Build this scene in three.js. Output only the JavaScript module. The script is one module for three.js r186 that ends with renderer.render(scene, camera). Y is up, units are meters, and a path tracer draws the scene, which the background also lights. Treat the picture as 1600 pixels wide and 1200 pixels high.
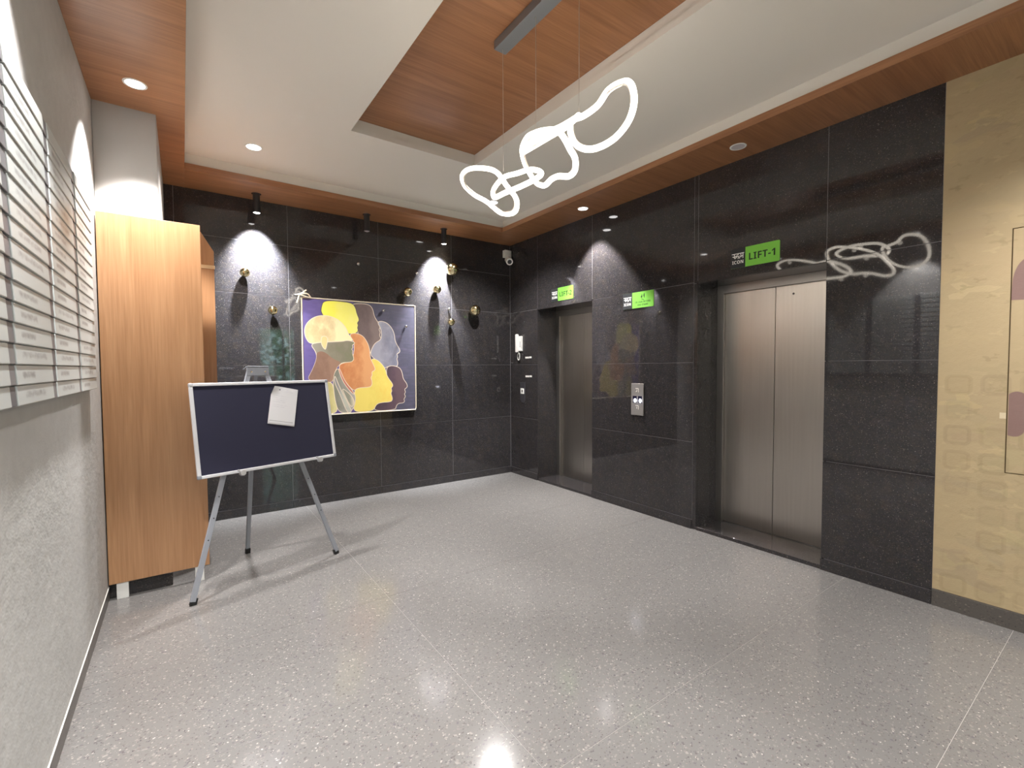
import * as THREE from 'three';
import { RoundedBoxGeometry } from 'three/addons/geometries/RoundedBoxGeometry.js';
import { mergeGeometries } from 'three/addons/utils/BufferGeometryUtils.js';
import { ImprovedNoise } from 'three/addons/math/ImprovedNoise.js';
import { RectAreaLightUniformsLib } from 'three/addons/lights/RectAreaLightUniformsLib.js';

// ---------------------------------------------------------------- camera, sky, exposure
const scene = new THREE.Scene();
const camera = new THREE.PerspectiveCamera(79.35, 4 / 3, 0.05, 100);
camera.position.set(0.405, 1.42, 5.088);
camera.up.set(0.0253, 0.9993, -0.0268);
camera.lookAt(0.405 + 0.5792, 1.42 - 0.0366, 5.088 - 0.8144);
scene.background = new THREE.Color(4.4, 5.0, 5.4);
const renderer = new THREE.WebGLRenderer({ antialias: true });
renderer.toneMapping = THREE.LinearToneMapping;
renderer.toneMappingExposure = 1.27;
renderer.shadowMap.enabled = true;
RectAreaLightUniformsLib.init();

// room: x 0 = left wall, x XR = lift wall, z 0 = granite back wall, z ZE = street side
const XR = 4.0, H1 = 3.031, LIP = 3.082, H2 = 3.165, H3 = 3.268, ZB = 6.3, ZE = 10.0;
const SX0 = 0.459, SX1 = 3.558, SZ0 = 0.473, SZ1 = 5.83;       // ceiling recess
const IX0 = 1.46, IX1 = 2.512, IZ0 = 1.575, IZ1 = 4.73;         // inner timber tray
const L = { ceil: 24, left: 21, right: 30, wallwash: 60, near: 31, lobby: 5, ring: 0.004 };
const COOL = new THREE.Color(1.0, 0.965, 0.95), ICE = new THREE.Color(0.9, 0.94, 1.0), WARM = new THREE.Color(1.0, 0.9, 0.76);

// ---------------------------------------------------------------- helpers
let seed = 20240611;
const rnd = () => { seed = (seed * 1664525 + 1013904223) >>> 0; return seed / 4294967296; };
const rr = (a, b) => a + (b - a) * rnd();
const perlin = new ImprovedNoise();
const used = {};
function numbered(n) { const k = used[n] = (used[n] ?? -1) + 1; return k ? n + '_' + String(k).padStart(3, '0') : n; }
function uvBox(g, ou = 0, ov = 0, swap = false) {              // uv in metres from position, by facing axis
  g = g.index ? g.toNonIndexed() : g;
  const p = g.attributes.position, uv = new Float32Array(p.count * 2);
  const a = new THREE.Vector3(), b = new THREE.Vector3(), c = new THREE.Vector3(), n = new THREE.Vector3();
  for (let i = 0; i < p.count; i += 3) {
    a.fromBufferAttribute(p, i); b.fromBufferAttribute(p, i + 1); c.fromBufferAttribute(p, i + 2);
    n.copy(b).sub(a).cross(c.clone().sub(a));
    const ax = Math.abs(n.x), ay = Math.abs(n.y), az = Math.abs(n.z);
    [a, b, c].forEach((v, j) => {
      let u, w;
      if (ax >= ay && ax >= az) { u = v.z; w = v.y; } else if (ay >= az) { u = v.x; w = v.z; } else { u = v.x; w = v.y; }
      if (swap) [u, w] = [w, u];
      uv[(i + j) * 2] = u + ou; uv[(i + j) * 2 + 1] = w + ov;
    });
  }
  g.setAttribute('uv', new THREE.BufferAttribute(uv, 2));
  return g;
}
function box(x0, x1, y0, y1, z0, z1, bevel = 0, ou = 0, ov = 0, swap = false) {
  const w = x1 - x0, h = y1 - y0, d = z1 - z0;
  const g = bevel ? new RoundedBoxGeometry(w, h, d, 1, Math.min(bevel, w * .45, h * .45, d * .45)) : new THREE.BoxGeometry(w, h, d);
  g.translate((x0 + x1) / 2, (y0 + y1) / 2, (z0 + z1) / 2);
  return uvBox(g, ou, ov, swap);
}
function strip(gs) {                                             // same attributes for merging
  return gs.map(g => { g = g.index ? g.toNonIndexed() : g; for (const k of Object.keys(g.attributes)) if (!['position', 'normal', 'uv'].includes(k)) g.deleteAttribute(k); return g; });
}
function mesh(name, geo, mat, parent = scene) {
  const g = Array.isArray(geo) ? (geo.length > 1 ? mergeGeometries(strip(geo)) : geo[0]) : geo;
  const m = new THREE.Mesh(g, mat);
  m.name = parent === scene ? numbered(name) : name;
  m.castShadow = m.receiveShadow = true;
  parent.add(m);
  return m;
}
function tag(o, label, category, group) { o.userData.label = label; o.userData.category = category; if (group) o.userData.group = group; return o; }
function struct(o, label) { o.userData.kind = 'structure'; if (label) o.userData.label = label; return o; }
function thing(name, label, category, pos = [0, 0, 0], group) {
  const o = new THREE.Group(); o.name = numbered(name); o.position.set(...pos); scene.add(o);
  return tag(o, label, category, group);
}
function room(name, label) { const o = new THREE.Group(); o.name = numbered(name); scene.add(o); return struct(o, label); }
const V = (x, y, z) => new THREE.Vector3(x, y, z);
function cyl(r0, r1, a, b, seg = 20) {                           // cylinder from point a to b
  const d = b.clone().sub(a), g = new THREE.CylinderGeometry(r1, r0, d.length(), seg);
  g.applyQuaternion(new THREE.Quaternion().setFromUnitVectors(V(0, 1, 0), d.clone().normalize()));
  const m = a.clone().add(b).multiplyScalar(.5); g.translate(m.x, m.y, m.z); return g;
}
function bar(a, b, w, t, side) {                                  // rectangular bar from a to b, width along side
  const d = b.clone().sub(a), y = d.clone().normalize(), x = side.clone().addScaledVector(y, -side.dot(y)).normalize(), z = x.clone().cross(y);
  const g = new RoundedBoxGeometry(w, d.length(), t, 1, Math.min(w, t) * .12);
  g.applyMatrix4(new THREE.Matrix4().makeBasis(x, y, z).setPosition(a.clone().add(b).multiplyScalar(.5)));
  return g;
}

// ---------------------------------------------------------------- textures
const canvas = (w, h) => { const c = document.createElement('canvas'); c.width = w; c.height = h; return [c, c.getContext('2d')]; };
function ctex(c, mx, my = mx, srgb = true) {                       // repeat so that one tile measures mx by my metres
  const t = new THREE.CanvasTexture(c); t.wrapS = t.wrapT = THREE.RepeatWrapping; t.repeat.set(1 / mx, 1 / my);
  if (srgb) t.colorSpace = THREE.SRGBColorSpace; return t;
}
function dtex(n, fn, mx, my = mx, srgb = true) {
  const d = new Uint8Array(n * n * 4);
  for (let j = 0; j < n; j++) for (let i = 0; i < n; i++) { const c = fn(i / n, j / n, i, j), k = (j * n + i) * 4; d[k] = c[0]; d[k + 1] = c[1]; d[k + 2] = c[2]; d[k + 3] = 255; }
  const t = new THREE.DataTexture(d, n, n); t.wrapS = t.wrapT = THREE.RepeatWrapping; t.repeat.set(1 / mx, 1 / my); t.magFilter = THREE.LinearFilter; t.generateMipmaps = true; t.minFilter = THREE.LinearMipmapLinearFilter;
  if (srgb) t.colorSpace = THREE.SRGBColorSpace; t.needsUpdate = true; return t;
}
function tnoise(u, v, fu, fv, s) {                                 // tiling noise
  const a = Math.PI * 2; const w = (x, f) => x * f;
  const n = (x, y) => perlin.noise(w(x, fu), w(y, fv), s);
  return n(u, v) * (1 - u) * (1 - v) + n(u - 1, v) * u * (1 - v) + n(u, v - 1) * (1 - u) * v + n(u - 1, v - 1) * u * v;
}
const clamp = (x) => Math.max(0, Math.min(255, x));
function chips(ctx, n, S, list, smin, smax) {
  for (let i = 0; i < n; i++) {
    const x = rnd() * S, y = rnd() * S, s = smin + (smax - smin) * rnd() ** 2.2, k = 4 + (rnd() * 3 | 0), a0 = rnd() * 7, e = rr(.45, 1);
    ctx.fillStyle = list[rnd() * list.length | 0];
    for (const [ox, oy] of [[0, 0], [x < smax ? S : x > S - smax ? -S : 0, 0], [0, y < smax ? S : y > S - smax ? -S : 0]]) {
      if (ox === 0 && oy === 0 && arguments[6]) continue;
      ctx.beginPath();
      for (let j = 0; j < k; j++) { const a = a0 + j / k * 6.283, r = s * (.7 + .3 * Math.sin(j * 2.1 + a0)); const px = x + ox + Math.cos(a) * r, py = y + oy + Math.sin(a) * r * e; j ? ctx.lineTo(px, py) : ctx.moveTo(px, py); }
      ctx.fill();
    }
  }
}
// polished speckled floor stone, 2 m tile
const [fc, fx] = canvas(2048, 2048);
fx.fillStyle = '#7d7b79'; fx.fillRect(0, 0, 2048, 2048);
chips(fx, 16000, 2048, ['#787572', '#8d8a86', '#6d6a69', '#96928d', '#85807e', '#716e70'], 3, 11);
chips(fx, 15000, 2048, ['#5c5a5c', '#66625f', '#a39e97', '#8b8480', '#7c7472'], 1.5, 6);
chips(fx, 2600, 2048, ['#b8b3ab', '#c4bfb8', '#a9a39b', '#aea9a2'], 1.5, 7);
chips(fx, 1500, 2048, ['#3f3d40', '#4b484a'], 1.2, 4);
const floorTex = ctex(fc, 2);
// black granite, 0.8 m tile
const [gc, gx] = canvas(1024, 1024);
gx.fillStyle = '#302e30'; gx.fillRect(0, 0, 1024, 1024);
for (let i = 0; i < 260; i++) { gx.globalAlpha = .12; gx.fillStyle = ['#47392f', '#1f1f22', '#3b3a40', '#4a4038'][i % 4]; gx.beginPath(); gx.ellipse(rnd() * 1024, rnd() * 1024, rr(20, 80), rr(10, 46), rnd() * 3, 0, 7); gx.fill(); } gx.globalAlpha = 1;
chips(gx, 9000, 1024, ['#38363a', '#252427', '#423c39', '#302d31', '#443d37'], 2, 9);
chips(gx, 5200, 1024, ['#56504c', '#4b4749', '#19181a', '#5c544d', '#221f20'], 1, 5);
chips(gx, 2600, 1024, ['#857d76', '#77737a', '#96908c', '#655d58'], .8, 4);
const graniteTex = ctex(gc, .8);
const graniteRough = dtex(512, (u, v) => { const n = 10 + 6 * tnoise(u, v, 5, 5, 1.3) + 4 * tnoise(u, v, 22, 22, 4.1); return [n, n, n]; }, 1.6, 1.6, false);
// timber veneer, grain along u, 1.6 m by 0.8 m
function wood(base, dark, sd) {
  return dtex(1024, (u, v) => {
    const a = tnoise(u, v, 2, 14, sd), b = tnoise(u, v, 5, 70, sd + 3.3), c = tnoise(u, v, 10, 220, sd + 7.7), r = .5 + .5 * Math.sin((v * 30 + a * 7 + tnoise(u, v, 1, 3, sd + 9) * 8));
    const t = Math.max(0, Math.min(1, .38 + .5 * a + .45 * b + .42 * c + .16 * (r - .5)));
    return [0, 1, 2].map(k => clamp(base[k] + (dark[k] - base[k]) * t));
  }, 1.6, .8);
}
const woodCeil = wood([170, 121, 84], [130, 86, 56], 2.2), woodCab = wood([190, 145, 105], [160, 115, 78], 11.4);
// trowelled grey plaster
const plasterBump = dtex(512, (u, v) => { const n = 128 + 60 * tnoise(u, v, 14, 18, 2) + 42 * tnoise(u, v, 44, 40, 5) + 26 * tnoise(u, v, 120, 120, 8); return [clamp(n), clamp(n), clamp(n)]; }, .9, .9, false);
const plasterTex = dtex(512, (u, v) => { const n = 186 + 14 * tnoise(u, v, 4, 5, 3) + 9 * tnoise(u, v, 30, 26, 6); return [clamp(n), clamp(n - 1), clamp(n - 4)]; }, 1.8);
const rollBump = dtex(256, (u, v) => { const n = 128 + 60 * tnoise(u, v, 60, 60, 2) + 30 * tnoise(u, v, 110, 110, 5); return [clamp(n), clamp(n), clamp(n)]; }, .4, .4, false);
// brushed steel
const brush = dtex(512, (u, v) => { const n = 128 + 70 * tnoise(u, v, 160, 3, 1) + 40 * tnoise(u, v, 240, 6, 5); return [clamp(n), clamp(n), clamp(n)]; }, .5, .9, false);
const steelTex = dtex(256, (u, v) => { const n = 186 + 6 * tnoise(u, v, 70, 2, 1) + 7 * tnoise(u, v, 3, 2, 8); return [clamp(n + 3), clamp(n - 2), clamp(n - 9)]; }, 1.1, 1.1);
const steelRough = dtex(256, (u, v) => { const n = 84 + 16 * tnoise(u, v, 80, 3, 1) + 12 * tnoise(u, v, 4, 4, 8); return [clamp(n), clamp(n), clamp(n)]; }, 1.1, 1.1, false);

// ---------------------------------------------------------------- materials
const std = (o) => new THREE.MeshStandardMaterial(o), phy = (o) => new THREE.MeshPhysicalMaterial(o);
const M = {
  granite: phy({ map: graniteTex, roughness: 1, roughnessMap: graniteRough, specularIntensity: 1, ior: 1.55 }),
  grout: std({ color: 0x848386, roughness: .8 }),
  floor: phy({ map: floorTex, color: 0xf0f0f0, roughness: .13, ior: 1.5 }),
  floorGrout: std({ color: 0xaaa7a2, roughness: .8 }),
  stoneSkirt: phy({ map: floorTex, color: 0xb8b2ac, roughness: .3 }),
  plaster: std({ map: plasterTex, bumpMap: plasterBump, bumpScale: .004, roughness: .92 }),
  columnPaint: std({ color: 0xb4b1ad, roughness: .85, bumpMap: rollBump, bumpScale: .0006 }),
  white: std({ color: 0xe4e0d8, roughness: .85, bumpMap: rollBump, bumpScale: .0004 }),
  woodCeil: phy({ map: woodCeil, roughness: .38, clearcoat: .25, clearcoatRoughness: .25 }),
  woodCab: phy({ map: woodCab, roughness: .36, clearcoat: .3, clearcoatRoughness: .28 }),
  paleBand: std({ color: 0xe0c39a, roughness: .5 }),
  steel: phy({ map: steelTex, metalness: 1, roughness: 1, roughnessMap: steelRough, bumpMap: brush, bumpScale: .0002, anisotropy: .5 }),
  steelFrame: std({ color: 0xa5a29e, metalness: 1, roughness: .38 }),
  chrome: std({ color: 0xd8d8d8, metalness: 1, roughness: .18 }),
  alu: std({ color: 0xd5d6da, metalness: .55, roughness: .4 }),
  aluWhite: std({ color: 0xe9eaee, metalness: .15, roughness: .4 }),
  greyPaint: std({ color: 0x9a9ea6, metalness: .1, roughness: .5 }),
  black: std({ color: 0x141416, roughness: .5 }),
  blackPlastic: std({ color: 0x2a2a2d, roughness: .45 }),
  whitePlastic: std({ color: 0xeeeeea, roughness: .4 }),
  gold: std({ color: 0xdccfa6, metalness: 1, roughness: .09 }),
  rope: std({ color: 0xe9dcc4, roughness: .8 }),
  felt: std({ color: 0x2c2c42, roughness: .93, bumpMap: rollBump, bumpScale: .0004 }),
  canvasEdge: std({ color: 0xd8c7a4, roughness: .8 }),
  wire: std({ color: 0xcfc6bd, metalness: .6, roughness: .4 }),
  paper: std({ color: 0xf4f4f8, roughness: .85 }),
  glass: phy({ color: 0xdff2ee, transmission: 1, roughness: .02, thickness: 0, ior: 1.5 }),
  lens: std({ color: 0xffffff, emissive: COOL, emissiveIntensity: 9, roughness: .4 }),
  lensOff: std({ color: 0xc9c2c6, roughness: .35, emissive: 0x000000 }),
  ledWarm: std({ color: 0xffffff, emissive: WARM, emissiveIntensity: 5.5, roughness: .4 }),
  leaf: std({ color: 0x7fae74, roughness: .8, side: THREE.DoubleSide }),
  leafDark: std({ color: 0x5f9470, roughness: .8, side: THREE.DoubleSide }),
  paving: std({ color: 0x9a9a96, roughness: .9 }),
};

// ---------------------------------------------------------------- floor
const floor = room('floor', 'grey speckled polished stone floor laid in large slabs');
mesh('floor_bed', box(-.2, XR + .5, -.15, -.0012, -.2, ZE + .1), M.floorGrout, floor);
const fxs = [0.001, 1.41, 2.82, XR - .001], fz0 = .012;
{
  const zs = [0.001]; for (let z = fz0 + .775; z < ZE; z += .775) zs.push(z); zs.push(ZE);
  for (let j = 0; j < zs.length - 1; j++) for (let i = 0; i < 3; i++) {
    const g = .0009;
    mesh('floor_slab', box(fxs[i] + g, fxs[i + 1] - g, -.03, 0, zs[j] + g, zs[j + 1] - g, .0006, rr(0, 2), rr(0, 2)), M.floor, floor);
  }
}

// ---------------------------------------------------------------- granite cladding
function panel(parent, axis, a0, a1, y0, y1, proud = 0) {
  const g = .0014, o = [rr(0, .8), rr(0, .8)];
  const b = axis === 'back' ? box(a0 + g, a1 - g, y0 + g, y1 - g, -.02, proud, .0007, ...o) : box(XR - proud, XR + .02, y0 + g, y1 - g, a0 + g, a1 - g, .0007, ...o);
  return mesh('granite_panel', b, M.granite, parent);
}
const rows = [[0, .08], [.08, .76], [.76, 1.45], [1.45, 2.135], [2.135, 2.635], [2.635, H1 + .004]];
const wallBack = room('wall_back', 'back wall clad in polished black granite panels');
mesh('wall_core', box(-.2, XR + .5, -.15, 3.5, -.2, -.0014), M.grout, wallBack);
{
  const xs = [.3, .375, 1.29, 2.208, 3.12, XR - .001];
  for (let i = 0; i < xs.length - 1; i++) for (const [y0, y1] of rows) panel(wallBack, 'back', xs[i], xs[i + 1], y0, y1, y0 === 0 ? .012 : 0);
}
const wallRight = room('wall_right', 'lift wall of dark granite ending in gold-beige plaster');
const lift1 = [2.772, 3.738], lift2 = [.587, 1.522], LT = 2.125, GE = 4.327, DX = XR + .3;
// structural core with the two openings
mesh('wall_core', [
  box(XR + .0014, XR + .5, -.1, 3.5, -.2, lift2[0] - .02), box(XR + .0014, XR + .5, -.1, 3.5, lift2[1] + .02, lift1[0] - .02),
  box(XR + .0014, XR + .5, -.1, 3.5, lift1[1] + .02, ZE + .1),
  box(XR + .0014, XR + .5, LT + .02, 3.5, lift2[0] - .02, lift2[1] + .02), box(XR + .0014, XR + .5, LT + .02, 3.5, lift1[0] - .02, lift1[1] + .02),
], M.grout, wallRight);
{
  const cols = [[.001, lift2[0], 0], [lift2[0], lift2[1], 1], [lift2[1], 2.735, 0], [2.735, lift1[0], 2], [lift1[0], lift1[1], 1], [lift1[1], GE, 0]];
  for (const [a, b, k] of cols) {
    if (k === 0) for (const [y0, y1] of [...rows.slice(0, 4), [2.135, H1 + .004]]) panel(wallRight, 'right', a, b, y0, y1, y0 === 0 ? .012 : 0);
    if (k === 1) panel(wallRight, 'right', a, b, LT, H1 + .004);
    if (k === 2) { panel(wallRight, 'right', a, b, 0, LT); panel(wallRight, 'right', a, b, LT, H1 + .004); }
  }
}
// granite linings of the two lift openings
for (const [a, b] of [lift1, lift2]) {
  for (const [z0, z1] of [[a - .02, a], [b, b + .02]]) mesh('granite_reveal', box(XR + .021, DX + .04, .0, LT, z0, z1, .001, rr(0, 1), rr(0, 1)), M.granite, wallRight);
  mesh('granite_soffit', box(XR + .021, DX + .04, LT, LT + .02, a, b, .001, rr(0, 1), rr(0, 1)), M.granite, wallRight);
  mesh('granite_sill', box(XR - .001, DX + .1, -.02, .028, a + .001, b - .001, .003, rr(0, 1), rr(0, 1)), M.granite, wallRight);
}

// beige mural plaster
const [kc, kx] = canvas(1024, 1536);                                // covers z 4.33..6.38 (u), y 0..3.07 (v)
{
  const W = 1024, Hh = 1536; kx.fillStyle = '#b5a27e'; kx.fillRect(0, 0, W, Hh);
  const blot = (n, cols, s0, s1, al) => { for (let i = 0; i < n; i++) { const x = rnd() * W, y = rnd() * Hh, s = rr(s0, s1); kx.globalAlpha = al * rr(.5, 1); kx.fillStyle = cols[rnd() * cols.length | 0]; kx.beginPath(); for (let j = 0; j <= 14; j++) { const a = j / 14 * 6.283, r = s * (.6 + .4 * Math.sin(a * 3 + i) + rr(-.15, .15)); kx.lineTo(x + Math.cos(a) * r * 1.5, y + Math.sin(a) * r * .7); } kx.fill(); } kx.globalAlpha = 1; };
  blot(240, ['#bfab80', '#a59572', '#b4a380', '#a69679', '#c2af86'], 30, 120, .2);
  blot(60, ['#d4c090', '#d9c89b', '#cdb987'], 14, 46, .34);
  blot(40, ['#9a8d76', '#9f937e', '#928569'], 16, 60, .28);
  blot(900, ['#cab88c', '#a39370', '#bcaa84', '#998966'], 3, 16, .4);
  // stencilled squares
  kx.lineWidth = 9;
  for (let i = 0; i < 9; i++) for (let j = 0; j < 9; j++) {
    if (rnd() < .25) continue;
    const x = 10 + i * 74, y = 850 + j * 72; kx.globalAlpha = rr(.06, .17); kx.strokeStyle = '#87765a'; kx.beginPath(); kx.roundRect(x + 8, y + 8, 50, 48, 11); kx.stroke(); kx.globalAlpha = rr(.03, .09); kx.fillStyle = '#8a7858'; kx.fill();
  }
  kx.globalAlpha = 1;
  // plum figures of the mural inside the drawn frame
  kx.fillStyle = '#8a6f68';
  kx.beginPath(); kx.moveTo(142, 600); kx.quadraticCurveTo(150, 535, 190, 545); kx.quadraticCurveTo(240, 575, 235, 660); kx.lineTo(140, 655); kx.fill();
  kx.beginPath(); kx.moveTo(142, 905); kx.quadraticCurveTo(160, 885, 182, 915); kx.quadraticCurveTo(205, 950, 175, 990); kx.quadraticCurveTo(170, 1025, 142, 1015); kx.fill();
  kx.fillStyle = '#d9cbaa'; kx.fillRect(126, 955, 12, 16);
}
const khakiTex = ctex(kc, 2.05, 3.07); khakiTex.offset.set(-4.33 / 2.05 + 3, 0);
M.khaki = std({ map: khakiTex, roughness: .6, bumpMap: plasterBump, bumpScale: .0025 });
{
  const z0 = GE + .001;
  const p = mesh('mural_plaster', [box(XR - .003, XR + .02, .098, H1 + .004, z0, 4.607), box(XR - .003, XR + .02, .098, .836, 4.607, ZB + .05), box(XR - .003, XR + .02, 2.139, H1 + .004, 4.607, ZB + .05), box(XR - .003, XR + .02, .841, 2.134, 4.612, ZB + .05)], M.khaki, wallRight);
  p.userData.label = 'gold-beige textured mural plaster with plum figures';
  mesh('mural_groove', box(XR + .0009, XR + .0013, .836, 2.139, 4.607, ZB), std({ color: 0x54462c, roughness: .9 }), wallRight);
  mesh('lobby_plaster', box(XR + .001, XR + .02, 0, H1 + .004, ZB + .05, ZE), M.plaster, wallRight);
  for (let k = 0, z = GE; z < ZB; z += .66, k++) mesh('skirting_stone', box(XR - .012, XR + .02, 0, .095, z + .001, Math.min(z + .66, ZB) - .001, .001, rr(0, 2), 0), M.stoneSkirt, wallRight);
}

// ---------------------------------------------------------------- left wall, street side, column
const wallLeft = room('wall_left', 'rough grey trowelled plaster wall');
mesh('plaster_surface', box(-.2, 0, -.1, 3.5, -.2, ZE + .1), M.plaster, wallLeft);
const base = room('baseboard_left', 'low grey stone skirting along the plaster wall');
for (let z = 1.36; z < ZE; z += .78) mesh('skirting_stone', box(0, .004, 0, .076, z + .001, Math.min(z + .78, ZE) - .001, .0015, rr(0, 2), 0), M.stoneSkirt, base);
mesh('skirting_lit_edge', box(0, .0052, .076, .079, 1.36, ZE - .01, .0008), std({ color: 0xd8d6d0, roughness: .5 }), base);  // pale colour paints in the light caught along the skirting top
const column = struct(mesh('column', box(0, .308, 0, H1 + .002, .001, 1.34, .004), M.columnPaint), 'plain grey painted column behind the timber cupboard');
struct(mesh('baseboard_column', box(.0, .32, 0, .08, 1.3405, 1.352, .001), M.granite), 'black granite skirting at the foot of the column');
const wallFront = room('wall_front', 'plain wall around the glazed street entrance');
const DOORX = [2.2, 3.2], DOORH = 2.62;
mesh('plaster_surface', [box(-.2, DOORX[0], -.1, 3.5, ZE, ZE + .2), box(DOORX[1], XR + .5, -.1, 3.5, ZE, ZE + .2), box(DOORX[0], DOORX[1], DOORH, 3.5, ZE, ZE + .2)], M.columnPaint, wallFront);
const entrance = room('door_3', 'glazed entrance door to the street');
mesh('door_frame', [box(DOORX[0], DOORX[0] + .05, 0, DOORH, ZE + .05, ZE + .12), box(DOORX[1] - .05, DOORX[1], 0, DOORH, ZE + .05, ZE + .12), box(DOORX[0], DOORX[1], DOORH - .05, DOORH, ZE + .05, ZE + .12), box(2.83, 2.88, 0, DOORH - .05, ZE + .05, ZE + .12)], M.alu, entrance);
for (const [a, b] of [[2.25, 2.83], [2.88, 3.15]]) mesh('pane', box(a, b, .02, DOORH - .05, ZE + .08, ZE + .088), M.glass, entrance);

// ---------------------------------------------------------------- ceiling
const ceiling = room('ceiling', 'stepped ceiling with timber border and timber tray');
mesh('roof_slab', box(-.2, XR + .5, 3.42, 3.6, -.2, ZE + .2), M.white, ceiling);
for (const [a, b, c, d] of [[0, SX0, 0, ZB], [SX1, XR, 0, ZB], [SX0, SX1, 0, SZ0], [SX0, SX1, SZ1, ZB]]) mesh('timber_border', box(a, b, H1, LIP, c, d, .0015, rr(0, 1), rr(0, 1)), M.woodCeil, ceiling).userData.label = 'brown timber veneer ceiling border';
{
  const s = .02, f = .03;
  for (const [a, b, c, d] of [[SX0 - s - f, SX0 - s, SZ0 - s - f, SZ1 + s + f], [SX1 + s, SX1 + s + f, SZ0 - s - f, SZ1 + s + f], [SX0 - s, SX1 + s, SZ0 - s - f, SZ0 - s], [SX0 - s, SX1 + s, SZ1 + s, SZ1 + s + f]]) mesh('white_fascia', box(a, b, LIP + .001, H2, c, d), M.white, ceiling);
  const T = H2 + .04;
  for (const [a, b, c, d] of [[SX0 - .05, IX0, SZ0 - .05, SZ1 + .05], [IX1, SX1 + .05, SZ0 - .05, SZ1 + .05], [IX0, IX1, SZ0 - .05, IZ0], [IX0, IX1, IZ1, SZ1 + .05]]) mesh('white_ceiling_board', box(a, b, H2, T, c, d), M.white, ceiling);
  const e = .012, w = .03;
  for (const [a, b, c, d] of [[IX0 - e - w, IX0 - e, IZ0 - e - w, IZ1 + e + w], [IX1 + e, IX1 + e + w, IZ0 - e - w, IZ1 + e + w], [IX0 - e, IX1 + e, IZ0 - e - w, IZ0 - e], [IX0 - e, IX1 + e, IZ1 + e, IZ1 + e + w]]) mesh('tray_moulding', box(a, b, T, H3, c, d, .003), M.white, ceiling);
  mesh('timber_tray', box(IX0 - .06, IX1 + .06, H3, H3 + .03, IZ0 - .06, IZ1 + .06, 0, .3, .1), M.woodCeil, ceiling).userData.label = 'brown timber veneer tray panel above the pendant';
  mesh('lobby_ceiling_board', box(0, XR, H1, H1 + .05, ZB + .002, ZE), M.white, ceiling);
}

// ---------------------------------------------------------------- downlights
function spotAt(pos, target, angle, intensity, penumbra, color, radius = 2.2) {
  const s = new THREE.SpotLight(color, intensity, 0, angle, penumbra, 2);
  s.position.copy(pos); s.target.position.copy(target); s.castShadow = true; s.shadow.radius = radius; s.shadow.mapSize.set(1024, 1024);
  scene.add(s, s.target); return s;
}
function downlight(x, y, z, label, { on = true, r = .045, cd = 30, angle = 40, pen = .18, group = 'recessed ceiling downlights' }) {
  const t = thing('downlight', label, 'downlight', [x, y, z], group);
  const ring = new THREE.LatheGeometry([[r, .0], [r + .001, -.003], [r + .011, -.003], [r + .012, 0]].map(p => new THREE.Vector2(...p)), 36);
  mesh('trim_ring', ring, M.whitePlastic, t);
  mesh('lens', new THREE.CylinderGeometry(r, r, .002, 36).translate(0, -.0012, 0), on ? M.lens : M.lensOff, t);
  if (on) spotAt(V(x, y - .008, z), V(x, 0, z), angle * Math.PI / 180, cd, pen, COOL);
}
const lx = .227, rx = 3.775, cx0 = .907, cx1 = 3.13;
downlight(lx, H1, 1.674, 'lit downlight in the timber border above the timber cupboard', { cd: L.left });
downlight(lx, H1, 3.28, 'lit downlight in the timber border above the directory board', { cd: L.left });
downlight(lx, H1, 4.9, 'lit downlight in the timber border beyond the directory board', { cd: L.left });
downlight(rx, H1, 1.614, 'lit downlight in the timber border between the two lifts', { cd: L.right });
downlight(rx, H1, 3.233, 'unlit greyish downlight in the timber border above lift 1', { on: false });
downlight(cx0, H2, .88, 'glaring downlight in the white ceiling on the cupboard side of the back wall', { cd: L.ceil, r: .05, angle: 62, pen: .5 });
downlight(cx1, H2, .92, 'glaring downlight in the white ceiling by the corner beside lift 2', { cd: L.ceil, r: .05, angle: 62, pen: .5 });
downlight(cx0, H2, 5.4, 'downlight in the white ceiling near the directory wall, towards the entrance', { cd: L.near, r: .05, angle: 62, pen: .5 });
downlight(cx1, H2, 5.4, 'downlight in the white ceiling near the mural wall, towards the entrance', { cd: L.near, r: .05, angle: 62, pen: .5 });
for (const [x, z] of [[2.55, 7.05], [2.52, 9.2]]) downlight(x, H1, z, z < 8 ? 'downlight in the entrance lobby ceiling, inner one' : 'downlight in the entrance lobby ceiling, by the glass door', { cd: L.lobby, angle: 65, pen: .5 });

// black cylinder spots over the granite back wall
[[1.0, true, 'black cylinder spotlight washing the granite between column and painting'], [2.02, false, 'unlit black cylinder spotlight above the painting'], [2.92, true, 'black cylinder spotlight washing the granite over the brass balls']].forEach(([x, on, label]) => {
  const t = thing('cylinder_spotlight', label, 'spotlight', [x, H1, .2], 'cylinder spotlights along the back wall');
  mesh('mount_ring', new THREE.CylinderGeometry(.04, .04, .006, 28).translate(0, -.003, 0), M.chrome, t);
  mesh('body', [new THREE.CylinderGeometry(.03, .03, .17, 28, 1, true).translate(0, -.091, 0), new THREE.CylinderGeometry(.03, .03, .002, 28).translate(0, -.16, 0)], M.blackPlastic, t);
  mesh('rim', new THREE.TorusGeometry(.03, .0025, 8, 28).rotateX(Math.PI / 2).translate(0, -.176, 0), M.blackPlastic, t);
  mesh('lens', new THREE.SphereGeometry(.05, 28, 8, 0, 6.2832, Math.PI - .62, .62).translate(0, -.134, 0), on ? M.lens : M.lensOff, t);
  if (on) spotAt(V(x, H1 - .182, .2), V(x, 2.45, 0), 36 * Math.PI / 180, L.wallwash, .9, ICE, 1.0);
});

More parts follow.
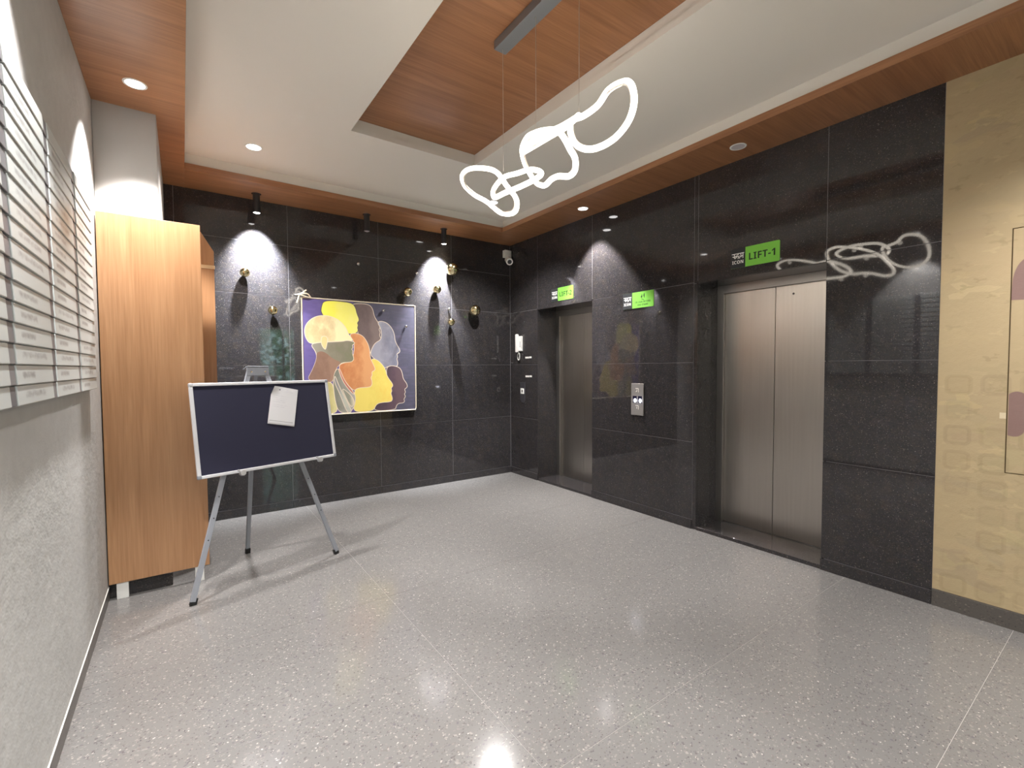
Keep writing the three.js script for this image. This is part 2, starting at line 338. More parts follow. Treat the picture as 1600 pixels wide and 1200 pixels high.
// ---------------------------------------------------------------- lift doors
function liftDoor(n, [a, b], label, peephole) {
  const d = room('door_' + n, label);
  const j = .06, top = 2.055;
  for (const [z0, z1] of [[a, a + j], [b - j, b]]) mesh('door_jamb', [box(DX, DX + .03, .028, LT, z0, z1, .002)], M.steelFrame, d);
  mesh('door_head', box(DX, DX + .03, top, LT, a + j, b - j, .002), M.steelFrame, d);
  const m = (a + b) / 2;
  for (const [z0, z1] of [[a + j - .01, m - .0015], [m + .0015, b - j + .01]]) mesh('door_leaf', box(DX + .032, DX + .062, .034, top + .01, z0, z1, .002), M.steel, d).userData.label = 'brushed stainless steel sliding door leaf';
  mesh('door_track', box(DX + .03, DX + .1, .028, .032, a + j, b - j), M.steelFrame, d);
  mesh('shaft_back', box(DX + .07, DX + .12, 0, LT + .05, a - .02, b + .02), M.black, d);
  if (peephole) mesh('key_hole', new THREE.CylinderGeometry(.008, .008, .004, 20).rotateZ(Math.PI / 2).translate(DX + .031, 1.985, m + .135), M.blackPlastic, d);
}
liftDoor(1, lift1, 'closed stainless steel doors of lift 1', true);
liftDoor(2, lift2, 'closed stainless steel doors of lift 2', false);

// ---------------------------------------------------------------- signs on the lift wall
function logo(c, x, y, w, h) {                                     // Devanagari word over ICON, white on black
  c.fillStyle = '#1d2126'; c.fillRect(x, y, w, h);
  c.save(); c.translate(x, y); c.scale(w / 100, h / 128); c.strokeStyle = '#f2f2f0'; c.lineWidth = 5; c.lineCap = 'round'; c.lineJoin = 'round';
  const P = (pts) => { c.beginPath(); pts.forEach(([a, b], i) => i ? c.lineTo(a, b) : c.moveTo(a, b)); c.stroke(); };
  const Q = (...q) => { c.beginPath(); c.moveTo(q[0], q[1]); for (let i = 2; i < q.length; i += 4) c.quadraticCurveTo(q[i], q[i + 1], q[i + 2], q[i + 3]); c.stroke(); };
  P([[10, 34], [90, 34]]);
  Q(17, 34, 32, 40, 26, 48, 20, 53, 14, 50); P([[20, 51], [31, 64]]); Q(26, 55, 38, 44, 40, 54, 40, 62, 33, 58);   // ru
  P([[52, 34], [52, 41]]); Q(52, 41, 40, 42, 44, 51, 50, 58, 59, 50); P([[55, 53], [62, 66]]); P([[50, 66], [58, 60]]);       // dra
  P([[84, 34], [84, 66]]); P([[70, 34], [70, 52]]); Q(70, 52, 64, 60, 72, 58); P([[70, 52], [84, 52]]);                  // ma
  c.restore();
  c.fillStyle = '#f2f2f0'; c.font = `bold ${h * .24}px sans-serif`; c.textAlign = 'center'; c.textBaseline = 'middle'; c.fillText('ICON', x + w * .5, y + h * .7, w * .82);
}
function signTex(draw) { const [c, x] = canvas(600, 246); x.fillStyle = '#7fce48'; x.fillRect(0, 0, 600, 246); logo(x, 0, 0, 190, 246); x.fillStyle = '#0d2c05'; x.textAlign = 'center'; x.textBaseline = 'middle'; draw(x); const t = new THREE.CanvasTexture(c); t.colorSpace = THREE.SRGBColorSpace; return t; }
function signPlate(z0, z1, y0, y1, draw, label) {
  const t = thing('wall_sign', label, 'sign', [XR, (y0 + y1) / 2, (z0 + z1) / 2], 'green signs on the lift wall');
  const w = z1 - z0, h = y1 - y0, r = .012, s = new THREE.Shape();
  s.moveTo(-w / 2, -h / 2); s.lineTo(w / 2 - r, -h / 2); s.quadraticCurveTo(w / 2, -h / 2, w / 2, -h / 2 + r); s.lineTo(w / 2, h / 2 - r); s.quadraticCurveTo(w / 2, h / 2, w / 2 - r, h / 2); s.lineTo(-w / 2, h / 2);
  const g = new THREE.ExtrudeGeometry(s, { depth: .004, bevelEnabled: false }), face = new THREE.ShapeGeometry(s), uv = face.attributes.uv, p = face.attributes.position;
  for (let i = 0; i < p.count; i++) uv.setXY(i, p.getX(i) / w + .5, p.getY(i) / h + .5);
  g.rotateY(-Math.PI / 2); face.translate(0, 0, .0045).rotateY(-Math.PI / 2);
  mesh('plate', g, std({ color: 0x6fae48, roughness: .4 }), t);
  mesh('printed_face', face, std({ map: signTex(draw), roughness: .6 }), t);
}
signPlate(3.062, 3.436, 2.192, 2.344, (x) => { x.font = 'bold 118px sans-serif'; x.fillText('LIFT-1', 395, 128, 350); }, 'green and black LIFT-1 sign over the lift beside the mural');
signPlate(.853, 1.23, 2.188, 2.338, (x) => { x.font = 'bold 118px sans-serif'; x.fillText('LIFT-2', 395, 128, 350); }, 'green and black LIFT-2 sign over the lift in the corner');
signPlate(1.952, 2.322, 1.983, 2.135, (x) => {
  x.font = 'bold 38px sans-serif'; x.fillText('IN CASE OF FIRE', 395, 158, 340); x.fillText('USE STAIRS', 395, 203, 240);
  x.beginPath(); x.moveTo(372, 100); x.quadraticCurveTo(345, 82, 372, 62); x.lineTo(378, 34); x.quadraticCurveTo(392, 66, 384, 94); x.fill();           // flame
  x.beginPath(); x.moveTo(420, 28); x.lineTo(408, 62); x.lineTo(424, 110); x.lineTo(430, 74); x.lineTo(428, 34); x.fill();                              // figure
  x.lineWidth = 8; x.strokeStyle = '#0d2c05'; x.beginPath(); x.moveTo(366, 112); x.lineTo(392, 120); x.lineTo(420, 134); x.stroke();                   // stairs
}, 'green and black fire notice sign between the lifts');

// call button plate
{
  const t = thing('call_button_plate', 'steel lift call plate with two glowing round buttons', 'button panel', [XR, 1.1, 2.139]);
  const [c, x] = canvas(150, 310); x.fillStyle = '#8d8a88'; x.fillRect(0, 0, 150, 310); x.strokeStyle = '#f0ece4'; x.lineWidth = 7;
  for (const [oy, k] of [[46, 1], [216, 0]]) { x.beginPath(); x.moveTo(54, oy); x.lineTo(86, oy); x.lineTo(90, oy + 10); x.lineTo(90, oy + 38); x.stroke(); x.beginPath(); x.moveTo(70, oy + 12); x.lineTo(70, oy + 28); x.lineTo(k ? 56 : 70, oy + 32); x.stroke(); }
  const m = new THREE.CanvasTexture(c); m.colorSpace = THREE.SRGBColorSpace;
  const face = new THREE.PlaneGeometry(.146, .302).rotateY(-Math.PI / 2).translate(-.0085, 0, 0);
  mesh('plate', box(-.008, 0, -.155, .155, -.075, .075, .002), M.steelFrame, t);
  mesh('printed_face', face, std({ map: m, roughness: .45, metalness: .3 }), t);
  for (const z of [-.03, .032]) {
    mesh('display', box(-.0095, -.004, -.033, .033, z - .024, z + .024, .001), std({ color: 0x11102a, roughness: .2 }), t);
    mesh('button', new THREE.CylinderGeometry(.016, .016, .004, 24).rotateZ(Math.PI / 2).scale(1, 1.3, 1).translate(-.011, -.011, z + .006), std({ color: 0xffffff, emissive: new THREE.Color(.85, .87, 1), emissiveIntensity: 1.5, roughness: .4 }), t);
    const p = new THREE.PointLight(new THREE.Color(.8, .83, 1), .003, 0, 2); p.position.set(XR - .03, 1.089, 2.145 + z); p.castShadow = true; p.shadow.radius = .5; scene.add(p);
  }
}
// intercom handset
{
  const t = thing('intercom_phone', 'white wall intercom handset with curly cord beside lift 2', 'intercom', [XR, 1.72, .235]);
  mesh('cradle', box(-.03, 0, -.095, .1, -.05, .05, .008), M.whitePlastic, t);
  mesh('handset', [box(-.062, -.03, -.11, .125, -.045, .0, .01), box(-.05, -.028, .07, .12, -.046, .001, .01)], M.whitePlastic, t);
  mesh('speaker_slots', [-.04, -.025, -.01, .005, .02].map(y => box(-.0325, -.029, y, y + .006, .012, .04)), M.greyPaint, t);
  const pts = []; for (let i = 0; i <= 240; i++) { const a = i / 240, s = a * Math.PI * 2, y = -.12 - .045 * (1 - Math.cos(s)), z = -.02 + .024 * Math.sin(s), k = a * Math.PI * 60; pts.push(V(-.02 + .005 * Math.cos(k), y + .005 * Math.sin(k) * Math.sin(s), z + .005 * Math.sin(k) * Math.cos(s))); }
  mesh('cord', new THREE.TubeGeometry(new THREE.CatmullRomCurve3(pts), 480, .0028, 6), M.whitePlastic, t);
  mesh('cord_plug', cyl(.006, .005, V(-.02, -.105, -.02), V(-.02, -.128, -.02), 12), M.whitePlastic, t);
}
// fire switch
{
  const t = thing('key_switch', 'slim dark plate with small white square switch under the intercom', 'switch', [XR, 1.1, .275]);
  const s = new THREE.Shape(); s.moveTo(-.05, -.1); s.lineTo(-.02, -.14); s.lineTo(.03, -.14); s.lineTo(.05, -.1); s.lineTo(.05, .12); s.lineTo(-.05, .12);
  mesh('plate', new THREE.ExtrudeGeometry(s, { depth: .005, bevelEnabled: true, bevelSize: .002, bevelThickness: .001, bevelSegments: 1 }).rotateY(-Math.PI / 2), std({ color: 0x3d3c40, roughness: .35 }), t);
  mesh('switch_frame', box(-.012, -.005, -.028, .042, -.034, .034, .002), M.whitePlastic, t);
  mesh('keyhole', box(-.0135, -.011, -.008, .024, -.009, .012, .001), M.black, t);
}
for (const [y, z, label] of [[1.54, .40, 'thin white strip under the intercom, upper one'], [1.3, .405, 'thin white strip above the key switch plate']]) tag(mesh('white_strip', [box(XR - .0015, XR, y - .011, y + .011, z - .07, z + .012), box(XR - .0015, XR, y - .009, y + .013, z + .018, z + .062)], M.whitePlastic), label, 'label');  // flat white strips on the granite, their nature left open

// security camera in the corner
{
  const t = thing('security_camera', 'small white security camera in the corner under the ceiling', 'camera', [3.93, 2.86, .0]);
  mesh('junction_box', box(-.05, .055, .0, .095, .0, .06, .006), M.whitePlastic, t);
  mesh('arm', cyl(.016, .016, V(0, .01, .03), V(0, -.03, .06), 16), M.whitePlastic, t);
  const q = new THREE.Quaternion().setFromEuler(new THREE.Euler(.55, -.35, 0));
  mesh('housing', [new THREE.CylinderGeometry(.045, .045, .1, 28).rotateX(Math.PI / 2).applyQuaternion(q).translate(-.01, -.05, .09)], M.whitePlastic, t);
  mesh('lens', [new THREE.CylinderGeometry(.028, .028, .006, 24).rotateX(Math.PI / 2).translate(0, 0, .051).applyQuaternion(q).translate(-.01, -.05, .09)], M.blackPlastic, t);
}

// ---------------------------------------------------------------- painting
const PX0 = 1.401, PX1 = 2.622, PY0 = .93, PY1 = 2.135;
{
  const S = 1000, [c, x] = canvas(S, S);
  x.fillStyle = '#4e4c5c'; x.fillRect(0, 0, S, S);
  x.fillStyle = '#5f5288'; x.fillRect(0, 0, 420, S);
  for (let i = 0; i < 1200; i++) { x.globalAlpha = .05; x.fillStyle = rnd() < .5 ? '#2f2e3c' : '#8b84a4'; x.fillRect(rnd() * S, rnd() * S, rr(20, 120), rr(6, 30)); } x.globalAlpha = 1;
  const shapes = {
    tallbrown: [426, 13, 561, 8, 598, 53, 607, 117, 644, 174, 671, 204, 649, 238, 665, 264, 653, 292, 675, 329, 663, 345, 614, 363, 587, 406, 570, 449, 553, 492, 460, 409, 455, 136, 410, 35],
    yellowtop: [171, 8, 287, 2, 411, 9, 441, 49, 450, 100, 475, 161, 452, 189, 464, 207, 453, 231, 463, 253, 442, 284, 371, 292, 262, 270, 145, 120, 151, 59],
    bluegrey: [634, 169, 677, 158, 732, 174, 776, 221, 800, 281, 803, 347, 853, 423, 847, 451, 818, 462, 829, 490, 817, 512, 830, 545, 822, 584, 782, 595, 726, 581, 703, 606, 660, 546, 575, 492, 570, 449, 587, 406, 614, 363, 675, 329, 671, 232],
    maroon: [715, 595, 760, 573, 822, 584, 856, 607, 873, 657, 878, 702, 918, 753, 920, 787, 888, 803, 903, 832, 887, 848, 902, 877, 881, 898, 892, 921, 875, 937, 828, 937, 805, 962, 799, 999, 588, 999, 611, 940, 654, 921, 722, 864, 719, 677],
    yellowlow: [580, 508, 628, 519, 671, 556, 709, 611, 719, 677, 785, 761, 757, 788, 767, 816, 754, 837, 767, 871, 770, 899, 755, 920, 654, 921, 611, 940, 588, 999, 394, 999, 432, 883, 413, 809, 444, 776, 549, 776, 563, 556],
    orange: [376, 291, 442, 278, 504, 302, 545, 365, 563, 428, 564, 503, 595, 567, 614, 616, 575, 632, 583, 664, 566, 685, 580, 718, 576, 761, 549, 776, 444, 776, 413, 809, 333, 712, 286, 598, 296, 556, 407, 536, 430, 368],
    robe: [234, 720, 241, 649, 281, 582, 333, 712, 413, 809, 432, 883, 394, 999, 279, 999, 246, 875],
    stripe1: [295, 598, 333, 712, 412, 814, 414, 845, 323, 733, 280, 608], stripe2: [250, 649, 283, 752, 370, 933, 394, 999, 348, 999, 291, 825, 244, 720], stripe3: [298, 753, 427, 883, 394, 966, 350, 879],
    olive: [150, 719, 235, 715, 246, 875, 279, 999, 120, 999],
    face: [52, 388, 136, 371, 320, 360, 360, 347, 420, 358, 430, 373, 404, 389, 414, 410, 399, 426, 411, 441, 403, 462, 418, 504, 412, 530, 386, 544, 316, 546, 276, 577, 241, 649, 235, 715, 186, 719, 18, 705, 66, 616, 105, 516, 101, 456],
    neck: [101, 456, 163, 445, 238, 516, 316, 546, 276, 577, 241, 649, 235, 715, 186, 719, 18, 705, 66, 616, 105, 516],
    cap: [52, 388, 21, 339, 10, 290, 16, 241, 42, 195, 93, 153, 169, 133, 255, 148, 313, 186, 357, 240, 371, 286, 410, 337, 405, 353, 360, 347, 320, 360, 202, 364, 136, 371],
    ear: [156, 313, 189, 319, 198, 344, 182, 425, 172, 435, 145, 395, 141, 345],
  };
  const path = (p) => { x.beginPath(); const n = p.length / 2, g = (i) => [p[((i + n) % n) * 2], p[((i + n) % n) * 2 + 1]]; for (let i = 0; i <= n; i++) { const [a, b] = g(i), [e, f] = g(i + 1); if (!i) x.moveTo((a + e) / 2, (b + f) / 2); else x.quadraticCurveTo(a, b, (a + e) / 2, (b + f) / 2); } };
  // paint with side strokes of a second pigment, clipped to each silhouette
  function put(k, col, second, side, line = '#e6d6bf') {
    const p = shapes[k]; x.save(); path(p); x.fillStyle = col; x.fill(); x.clip();
    let a = 1e9, b = -1e9, e = 1e9, f = -1e9; for (let i = 0; i < p.length; i += 2) { a = Math.min(a, p[i]); b = Math.max(b, p[i]); e = Math.min(e, p[i + 1]); f = Math.max(f, p[i + 1]); }
    for (let i = 0; i < 260; i++) { const t = rnd() ** 1.7; x.globalAlpha = .07; x.fillStyle = second; x.beginPath(); x.ellipse(side > 0 ? b - t * (b - a) * .6 : a + t * (b - a) * .6, e + rnd() * (f - e), rr(14, 44), rr(20, 70), rr(-.5, .5), 0, 7); x.fill(); }
    x.restore(); x.globalAlpha = 1; if (line) { path(p); x.strokeStyle = line; x.lineWidth = 5; x.stroke(); }
  }
  put('tallbrown', '#7c6c68', '#5b4d4b', -1); put('yellowtop', '#efe95a', '#f6f286', 1, '#55504a'); put('bluegrey', '#9d9ca8', '#6f6f7b', 1);
  put('maroon', '#5f4a50', '#3d333a', -1); put('yellowlow', '#edd86e', '#e3c558', 1); put('orange', '#dba06c', '#b8663e', -1);
  put('robe', '#aaa59e', '#77736e', -1); put('stripe1', '#c98a78', '#b06a5c', 1); put('stripe2', '#8c8987', '#c9c2b0', 1); put('stripe3', '#ded2b4', '#8a8678', -1); put('olive', '#cfc78e', '#b3aa70', -1);
  put('face', '#8d8879', '#767260', 1); put('neck', '#9a7a66', '#775a46', -1, null); put('cap', '#f4e8b6', '#c7a871', -1); put('ear', '#f4e8b6', '#dcc48c', 1);
  const tx = new THREE.CanvasTexture(c); tx.colorSpace = THREE.SRGBColorSpace;
  const w = PX1 - PX0, h = PY1 - PY0, t = thing('painting', 'square painting of overlapping profile heads hung on black granite', 'painting', [(PX0 + PX1) / 2, (PY0 + PY1) / 2, 0]);
  mesh('stretcher', box(-w / 2, w / 2, -h / 2, h / 2, .002, .03, .003), M.canvasEdge, t);
  mesh('painted_canvas', new THREE.PlaneGeometry(w - .016, h - .016).translate(0, 0, .0312), std({ map: tx, roughness: .6, bumpMap: rollBump, bumpScale: .0002 }), t);
  mesh('cord_edging', new THREE.TubeGeometry(new THREE.CatmullRomCurve3([[-1, -1], [-.5, -1], [0, -1], [.5, -1], [1, -1], [1, -.5], [1, 0], [1, .5], [1, 1], [.5, 1], [0, 1], [-.5, 1], [-1, 1], [-1, .5], [-1, 0], [-1, -.5]].map(([a, b]) => V(a * w / 2, b * h / 2, .031)), true, 'catmullrom', 0), 128, .0055, 8, true), M.rope, t);
  const k = (pts, r = .007) => new THREE.TubeGeometry(new THREE.CatmullRomCurve3(pts.map(p => V(-w / 2 + p[0], h / 2 + p[1], .035 + (p[2] || 0)))), 40, r, 8);
  mesh('cord_bow', [k([[.09, .0], [.05, .035, .02], [-.005, .03, .02], [-.03, .025]]), k([[.09, .0], [.04, .005, .015], [-.02, .02, .02], [-.06, .02]]), k([[-.02, .025], [.01, .045, .01], [.045, .075, .01]]), k([[-.02, .03, .02], [-.03, -.01, .015], [-.045, -.06, .01]]), new THREE.SphereGeometry(.016, 14, 10).translate(-w / 2 - .02, h / 2 + .02, .05)], M.rope, t);
}

// ---------------------------------------------------------------- brass balls
const balls = [
  [.906, 2.322, .044, 'brass ball under the spotlight above the easel'], [1.135, 1.983, .044, 'brass ball on granite between cupboard and painting'], [1.977, 2.539, .02, 'tiny lone steel ball above the painting'],
  [2.524, 2.286, .05, 'brass ball just above the upper edge of the painting'], [2.652, 2.514, .02, 'tiny ball at the upper edge of the lit granite patch'], [2.894, 2.346, .05, 'brass ball low in the lit granite patch, long shadow below'],
  [3.084, 2.601, .078, 'largest brass ball, topmost in the lit granite patch'], [3.403, 2.13, .07, 'big brass ball alone towards the lift corner'], [3.07, 2.131, .017, 'tiny ball on the granite joint above a small brass ball'],
  [3.081, 1.97, .045, 'lowest brass ball, under a tiny ball on the joint'], [2.239, 2.053, .018, 'tiny ball over the painting above the brown profile'], [2.499, 1.889, .018, 'tiny ball over the painting beside the blue-grey profile'],
];
for (const [x, y, r, label] of balls) {
  const onPainting = x > PX0 && x < PX1 && y < PY1, z0 = onPainting ? .031 : 0, zc = z0 + r + .012;
  const t = thing('wall_ball', label, 'ball', [x, y, z0], 'polished balls pinned on the back wall');
  mesh('ball', new THREE.SphereGeometry(r, 40, 28).translate(0, 0, zc - z0), r < .03 ? M.chrome : M.gold, t);
  mesh('pin', cyl(.005, .005, V(0, 0, 0), V(0, 0, .02), 12), M.chrome, t);
}

// ---------------------------------------------------------------- directory board
{
  const t = thing('directory_board', 'pale name-plate directory in columns on the plaster wall', 'directory', [.004, 1.316, 1.78]);
  const variants = [];
  for (let v = 0; v < 8; v++) {
    const [c, x] = canvas(256, 40); x.fillStyle = '#c4c9c7'; x.fillRect(0, 0, 256, 40);
    if (v) { const n = 60 + v * 15, x0 = 26 + rnd() * 20; for (let i = 0; i < 260; i++) { x.globalAlpha = .055; x.fillStyle = '#77797a'; x.fillRect(x0 + rnd() * n, 12 + rnd() * 10, rr(3, 16), rr(3, 8)); } x.globalAlpha = 1; }
    const tt = new THREE.CanvasTexture(c); tt.colorSpace = THREE.SRGBColorSpace; variants.push(std({ map: tt, roughness: .42, metalness: .1 }));
  }
  const dark = [0x77777a, 0x6c6c70, 0x828284].map(k => std({ color: k, roughness: .4, metalness: .2 }));
  const pitch = .0585, n = 17, plate = new RoundedBoxGeometry(.016, pitch - .0016, .44, 2, .003), num = new RoundedBoxGeometry(.012, pitch - .003, .058, 1, .002);
  for (const g of [plate]) { const p = g.attributes.position, uv = g.attributes.uv; for (let i = 0; i < p.count; i++) uv.setXY(i, .5 - p.getZ(i) / .44, p.getY(i) / pitch + .5); }
  mesh('backing', box(0, .01, -.004, n * pitch + .004, -.004, 4 * .508, .001), std({ color: 0xb4b6b6, roughness: .5 }), t);
  for (let c = 0; c < 4; c++) for (let r = 0; r < n; r++) {
    const z = c * .508, y = (r + .5) * pitch;
    const p = mesh('name_plate', plate, variants[r === n - 1 || rnd() < .12 ? 0 : 1 + (rnd() * 7 | 0)], t); p.position.set(.018, y, z + .222); p.rotation.z = .06;
    const m = mesh('number_plate', num, dark[rnd() * 3 | 0], p); m.position.set(-.001, 0, .222 + .031);
  }
}

// ---------------------------------------------------------------- timber cupboard by the column
{
  const t = thing('timber_cupboard', 'tall timber cupboard front on white blocks covering the column', 'cupboard', [0, 0, 1.36]);
  mesh('front_panel', box(.006, .522, .1, 2.36, .0, .035, .002, 0, 0, true), M.woodCab, t);
  // side wing behind with a clipped upper corner
  const s = new THREE.Shape(); [[.325, .62], [.612, .62], [.612, 2.27], [.536, 2.4], [.325, 2.4]].forEach(([a, b], i) => i ? s.lineTo(a, b) : s.moveTo(a, b));
  mesh('rear_wing', uvBox(new THREE.ExtrudeGeometry(s, { depth: .5, bevelEnabled: false }).translate(0, 0, -.8), .4, 0, true), M.woodCab, t);
  mesh('pale_strip', box(.52, .616, 2.142, 2.168, -.305, -.294, .002), M.paleBand, t).userData.label = 'pale horizontal strip across the rear wing';  // lighter horizontal band across the rear wing
  mesh('floor_panel', box(.02, .5, .1, .13, -.005, .03), M.woodCab, t);
  for (const [a, b] of [[.04, .098], [.44, .49]]) mesh('foot_block', box(a, b, 0, .1, -.012, .03, .002), M.whitePlastic, t).userData.label = 'white foot block';
}

// ---------------------------------------------------------------- easel and board
const eM = V(.875, 0, 1.605), eT = V(.953, 0, -.304).normalize(), eN = V(-.304, 0, -.953).normalize();
const apex = eM.clone().addScaledVector(eN, .25).add(V(0, 1.40, 0)).addScaledVector(eT, .035);
{
  const t = thing('easel', 'grey metal tripod easel carrying the notice board', 'easel', [eM.x, 0, eM.z]);
  const loc = (v) => v.clone().sub(V(eM.x, 0, eM.z));
  const fl = V(.419, .0, 1.75), fr = V(1.331, 0, 1.459), fb = V(.778, 0, 1.041);
  const up = apex.clone().addScaledVector(eN, -.012);
  for (const [f, side, nm] of [[fl, -.055, 'leg'], [fr, .055, 'leg']]) {
    const a = f.clone().add(V(0, .02, 0)), b = up.clone().addScaledVector(eT, side);
    const leg = mesh('leg', bar(loc(a), loc(b), .03, .018, eT), M.greyPaint, t);
    const d = b.clone().sub(a);
    mesh('peg_hole', [.24, .33, .42].map(k => { const p = loc(a.clone().addScaledVector(d, k).addScaledVector(eN, -.0095)); return cyl(.004, .004, p, p.clone().addScaledVector(eN, -.001), 12); }), M.black, leg);
    mesh('rubber_foot', bar(loc(f.clone().add(V(0, .0, 0))), loc(f.clone().addScaledVector(d, .028)), .036, .024, eT), M.black, leg);
  }
  const a = fb.clone().add(V(0, .02, 0)), b = apex.clone().addScaledVector(eN, .014);
  const leg = mesh('leg', bar(loc(a), loc(b), .028, .018, eT), M.greyPaint, t);
  mesh('rubber_foot', bar(loc(fb), loc(fb.clone().addScaledVector(b.clone().sub(a), .028)), .034, .024, eT), M.black, leg);
  const top = mesh('top_bracket', bar(loc(up.clone().addScaledVector(eN, -.012).add(V(0, -.03, 0))), loc(up.clone().addScaledVector(eN, -.008).add(V(0, .025, 0))), .15, .008, eT), M.greyPaint, t);
  mesh('bracket_return', bar(loc(up.clone().addScaledVector(eN, .02).add(V(0, .02, 0))), loc(up.clone().addScaledVector(eN, .022).add(V(0, .026, 0))), .15, .07, eT), M.greyPaint, t);
  for (const s of [-.047, .047]) { const p = loc(up.clone().addScaledVector(eT, s).addScaledVector(eN, -.016).add(V(0, -.004, 0))); mesh('rivet', cyl(.008, .006, p, p.clone().addScaledVector(eN, -.005), 14), M.chrome, top); }
}
// board plane: origin at eM, up vector along the front legs
const bUp = apex.clone().sub(eM); bUp.addScaledVector(eT, -bUp.dot(eT)).normalize();
const bN = eT.clone().cross(bUp).normalize();                      // towards the room
const bAt = (u, v, o = 0) => eM.clone().addScaledVector(eT, u).addScaledVector(bUp, v).addScaledVector(bN, o);
function onBoard(o, u, v, off) { o.matrixAutoUpdate = true; const p = bAt(u, v, off); o.position.copy(p); o.quaternion.setFromRotationMatrix(new THREE.Matrix4().makeBasis(eT, bUp, bN)); return o; }
{
  const w = .95, h = .606, t = onBoard(thing('notice_board', 'dark blue notice board with aluminium frame on the easel', 'notice board'), .074, 1.038, .032);
  mesh('panel', box(-w / 2 + .012, w / 2 - .012, -h / 2 + .012, h / 2 - .012, -.008, .004), M.felt, t);
  for (const [a, b, c, d] of [[-w / 2 + .02, w / 2 - .02, h / 2 - .02, h / 2], [-w / 2 + .02, w / 2 - .02, -h / 2, -h / 2 + .02], [-w / 2, -w / 2 + .022, -h / 2 + .02, h / 2 - .02], [w / 2 - .022, w / 2, -h / 2 + .02, h / 2 - .02]]) mesh('frame_rail', box(a, b, c, d, -.01, .01, .004), M.aluWhite, t);
  for (const sx of [-1, 1]) for (const sy of [-1, 1]) mesh('corner_cap', box(sx * (w / 2 - .012) - .014, sx * (w / 2 - .012) + .014, sy * (h / 2 - .012) - .014, sy * (h / 2 - .012) + .014, -.011, .011, .008), sx < 0 && sy > 0 ? M.alu : M.greyPaint, t);
  for (const x of [-.22, .33]) {                                   // rests of the easel that hold the board
    const c = mesh('clamp_knob', [cyl(.017, .017, V(x, -h / 2 - .004, .004), V(x, -h / 2 - .004, .034), 18), bar(V(x - .03, -h / 2 + .02, .026), V(x + .002, -h / 2 - .002, .026), .012, .01, V(0, 0, 1))], M.alu, t); c.userData.label = 'grey clamp knob';
  }
}
{
  const [c, x] = canvas(420, 600); x.fillStyle = '#f5f5f9'; x.fillRect(0, 0, 420, 600);
  for (let i = 0; i < 500; i++) { x.globalAlpha = .05; x.fillStyle = '#8d90a0'; const y = [44, 62, 72, 150, 185, 220, 250, 300, 330][rnd() * 9 | 0]; x.fillRect(40 + rnd() * (y > 140 ? 200 : 300), y + rr(-3, 3), rr(6, 26), 4); } x.globalAlpha = .7; x.fillStyle = '#70707c'; x.fillRect(110, 40, 26, 20); x.globalAlpha = .8; x.fillRect(20, 560, 370, 5); x.globalAlpha = 1;
  const tx = new THREE.CanvasTexture(c); tx.colorSpace = THREE.SRGBColorSpace;
  const g = new THREE.PlaneGeometry(.192, .268, 16, 16), p = g.attributes.position;
  for (let i = 0; i < p.count; i++) { const a = p.getX(i) / .096, b = p.getY(i) / .134; let z = .003 + .006 * (1 - a * a) * .4; if (a < -.3 && b > .5) { const k = (-.3 - a) * (b - .5); z += .035 * k; p.setX(i, p.getX(i) + .04 * k); p.setY(i, p.getY(i) - .01 * k); } p.setZ(i, z); }
  g.computeVertexNormals();
  const back = g.clone(); back.translate(0, 0, -.0006);
  const t = onBoard(thing('paper_notice', 'white paper sheet stuck on the notice board, corner curled', 'paper'), .178, 1.16, .0365);
  const q = mesh('sheet', g, std({ map: tx, roughness: .85, side: THREE.DoubleSide }), t); q.rotation.z = -.22;
  const q2 = mesh('sheet_underneath', back, M.paper, t); q2.rotation.z = -.22; q2.position.set(-.001, -.008, -.0008);
}

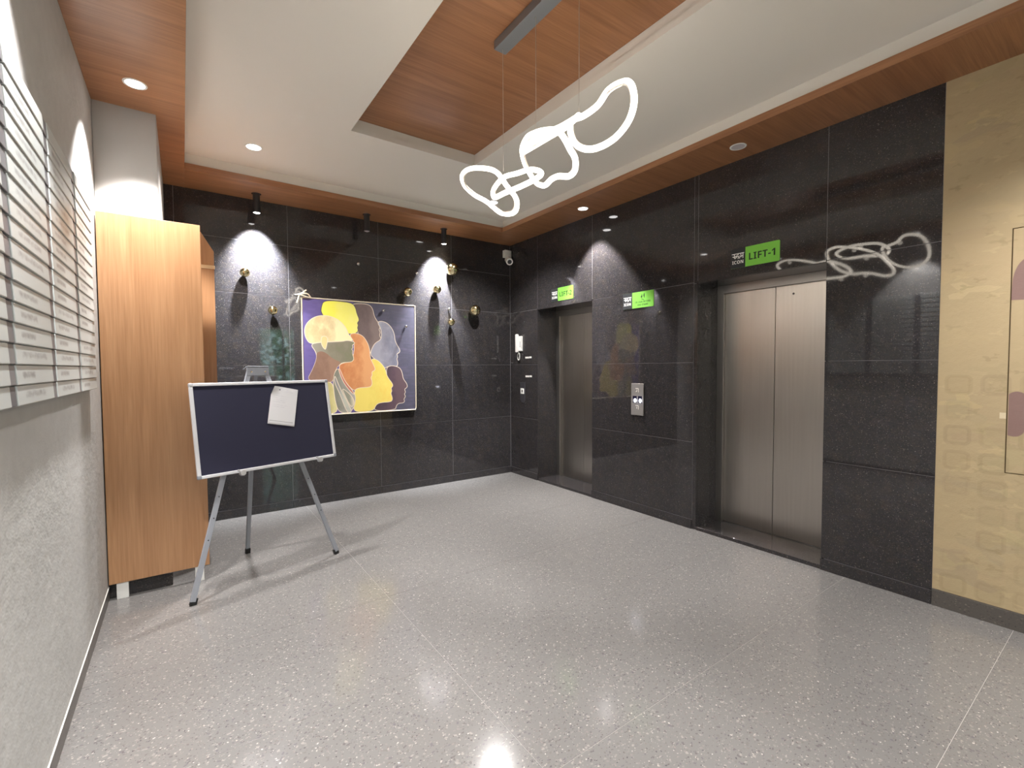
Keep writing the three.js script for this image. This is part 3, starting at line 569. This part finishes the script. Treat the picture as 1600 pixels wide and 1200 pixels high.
// ---------------------------------------------------------------- pendant
{
  const PXc = 1.93, t = thing('pendant_light', 'pendant of looping glowing rings hung from a grey ceiling bar', 'pendant light', [PXc, H3, 3.2]);
  const can = mesh('canopy', box(-.04, .04, -.05, 0, -.36, .9, .003), std({ color: 0x85888c, metalness: .5, roughness: .45 }), t);
  can.userData.label = 'long grey metal ceiling canopy';
  const ring = {
    A: [[2.583, 3.491], [2.603, 3.573], [2.646, 3.624], [2.647, 3.687], [2.62, 3.747], [2.556, 3.788], [2.476, 3.805], [2.412, 3.792], [2.368, 3.741], [2.36, 3.651], [2.386, 3.573], [2.441, 3.504], [2.524, 3.456], [2.578, 3.448]],
    B: [[2.373, 3.171], [2.356, 3.224], [2.356, 3.294], [2.34, 3.371], [2.304, 3.469], [2.311, 3.52], [2.351, 3.529], [2.414, 3.491], [2.487, 3.439], [2.546, 3.38], [2.598, 3.285], [2.644, 3.156], [2.663, 3.045], [2.631, 2.985], [2.566, 2.991], [2.479, 3.043], [2.411, 3.106]],
    C: [[2.63, 3.183], [2.631, 3.31], [2.614, 3.439], [2.558, 3.495], [2.521, 3.456], [2.541, 3.285], [2.547, 3.118], [2.595, 3.062]],
    D: [[2.593, 2.448], [2.627, 2.482], [2.631, 2.577], [2.585, 2.745], [2.528, 2.859], [2.448, 2.903], [2.364, 2.946], [2.32, 2.902], [2.345, 2.756], [2.46, 2.597], [2.529, 2.496]],
    E: [[2.515, 2.852], [2.524, 2.923], [2.521, 3.003], [2.48, 3.101], [2.429, 3.171], [2.389, 3.182], [2.364, 3.117], [2.362, 3.001], [2.377, 2.877], [2.451, 2.825]],
  };
  const sway = { A: [.05, .4], B: [.06, 2.4], C: [.09, 1.1], D: [.07, 3.4], E: [.08, .2] };
  for (const k of Object.keys(ring)) {
    const n = ring[k].length, [am, ph] = sway[k];
    // each loop leans out of the vertical plane so that the rings interlock in depth
    const pts = ring[k].map(([y, z], i) => { const dx = am * Math.sin(ph + i / n * 6.283); return V(dx, y - H3, z - 3.2); });
    const curve = new THREE.CatmullRomCurve3(pts, true), c2 = new THREE.CatmullRomCurve3(pts.map(p => { const m = pts.reduce((a, b) => a.add(b), V(0, 0, 0)).multiplyScalar(1 / n); return p.clone().lerp(m, .075); }), true);
    const r = mesh('light_ring', new THREE.TubeGeometry(curve, 120, .0135, 10, true), M.ledWarm, t); r.userData.label = 'glowing warm white looped light tube';
    mesh('channel', new THREE.TubeGeometry(c2, 120, .005, 6, true), M.wire, r);
    for (const f of [.1, .6]) { const p = curve.getPointAt(f), q = new THREE.PointLight(WARM, L.ring, 0, 2); q.position.set(PXc + p.x - .03, H3 + p.y - .02, 3.2 + p.z); q.castShadow = true; q.shadow.radius = 1; scene.add(q); }
  }
  for (const [z, y] of [[2.87, 2.54], [3.17, 2.65], [3.49, 2.58]]) mesh('wire', cyl(.0012, .0012, V(0, -.05, z - 3.2), V(0, y - H3, z - 3.2), 6), M.wire, t);
}

// ---------------------------------------------------------------- outside the glass door
struct(mesh('pavement', box(-4, 9, -.2, -.02, ZE + .2, 22), M.paving), 'pavement outside the entrance');
for (const [x, z, s, k] of [[1.0, 14.4, .95, 0], [3.3, 14.6, 1.1, 1], [5.6, 14.4, .95, 2]]) {
  const t = thing('garden_tree', ['bushy green tree outside on the directory wall side', 'taller bushy green tree outside the door', 'bushy green tree outside on the lift wall side'][k], 'tree', [x, -.02, z], 'trees outside the entrance');
  mesh('trunk', cyl(.07, .05, V(0, 0, 0), V(0, 1.6 * s, 0), 10), std({ color: 0x5a4634, roughness: .9 }), t);
  const gs = []; for (let i = 0; i < 900; i++) { const a = rnd() * 6.283, b = Math.acos(rr(-1, 1)), r = s * rr(.55, 1.05), g = new THREE.PlaneGeometry(.16, .1); g.rotateX(rnd() * 6).rotateY(rnd() * 6); g.translate(Math.sin(b) * Math.cos(a) * r, 1.9 * s + Math.cos(b) * r * 1.35, Math.sin(b) * Math.sin(a) * r); gs.push(g); }
  mesh('foliage', gs, k === 1 ? M.leaf : M.leafDark, t).userData.kind = 'stuff';
}

renderer.render(scene, camera);
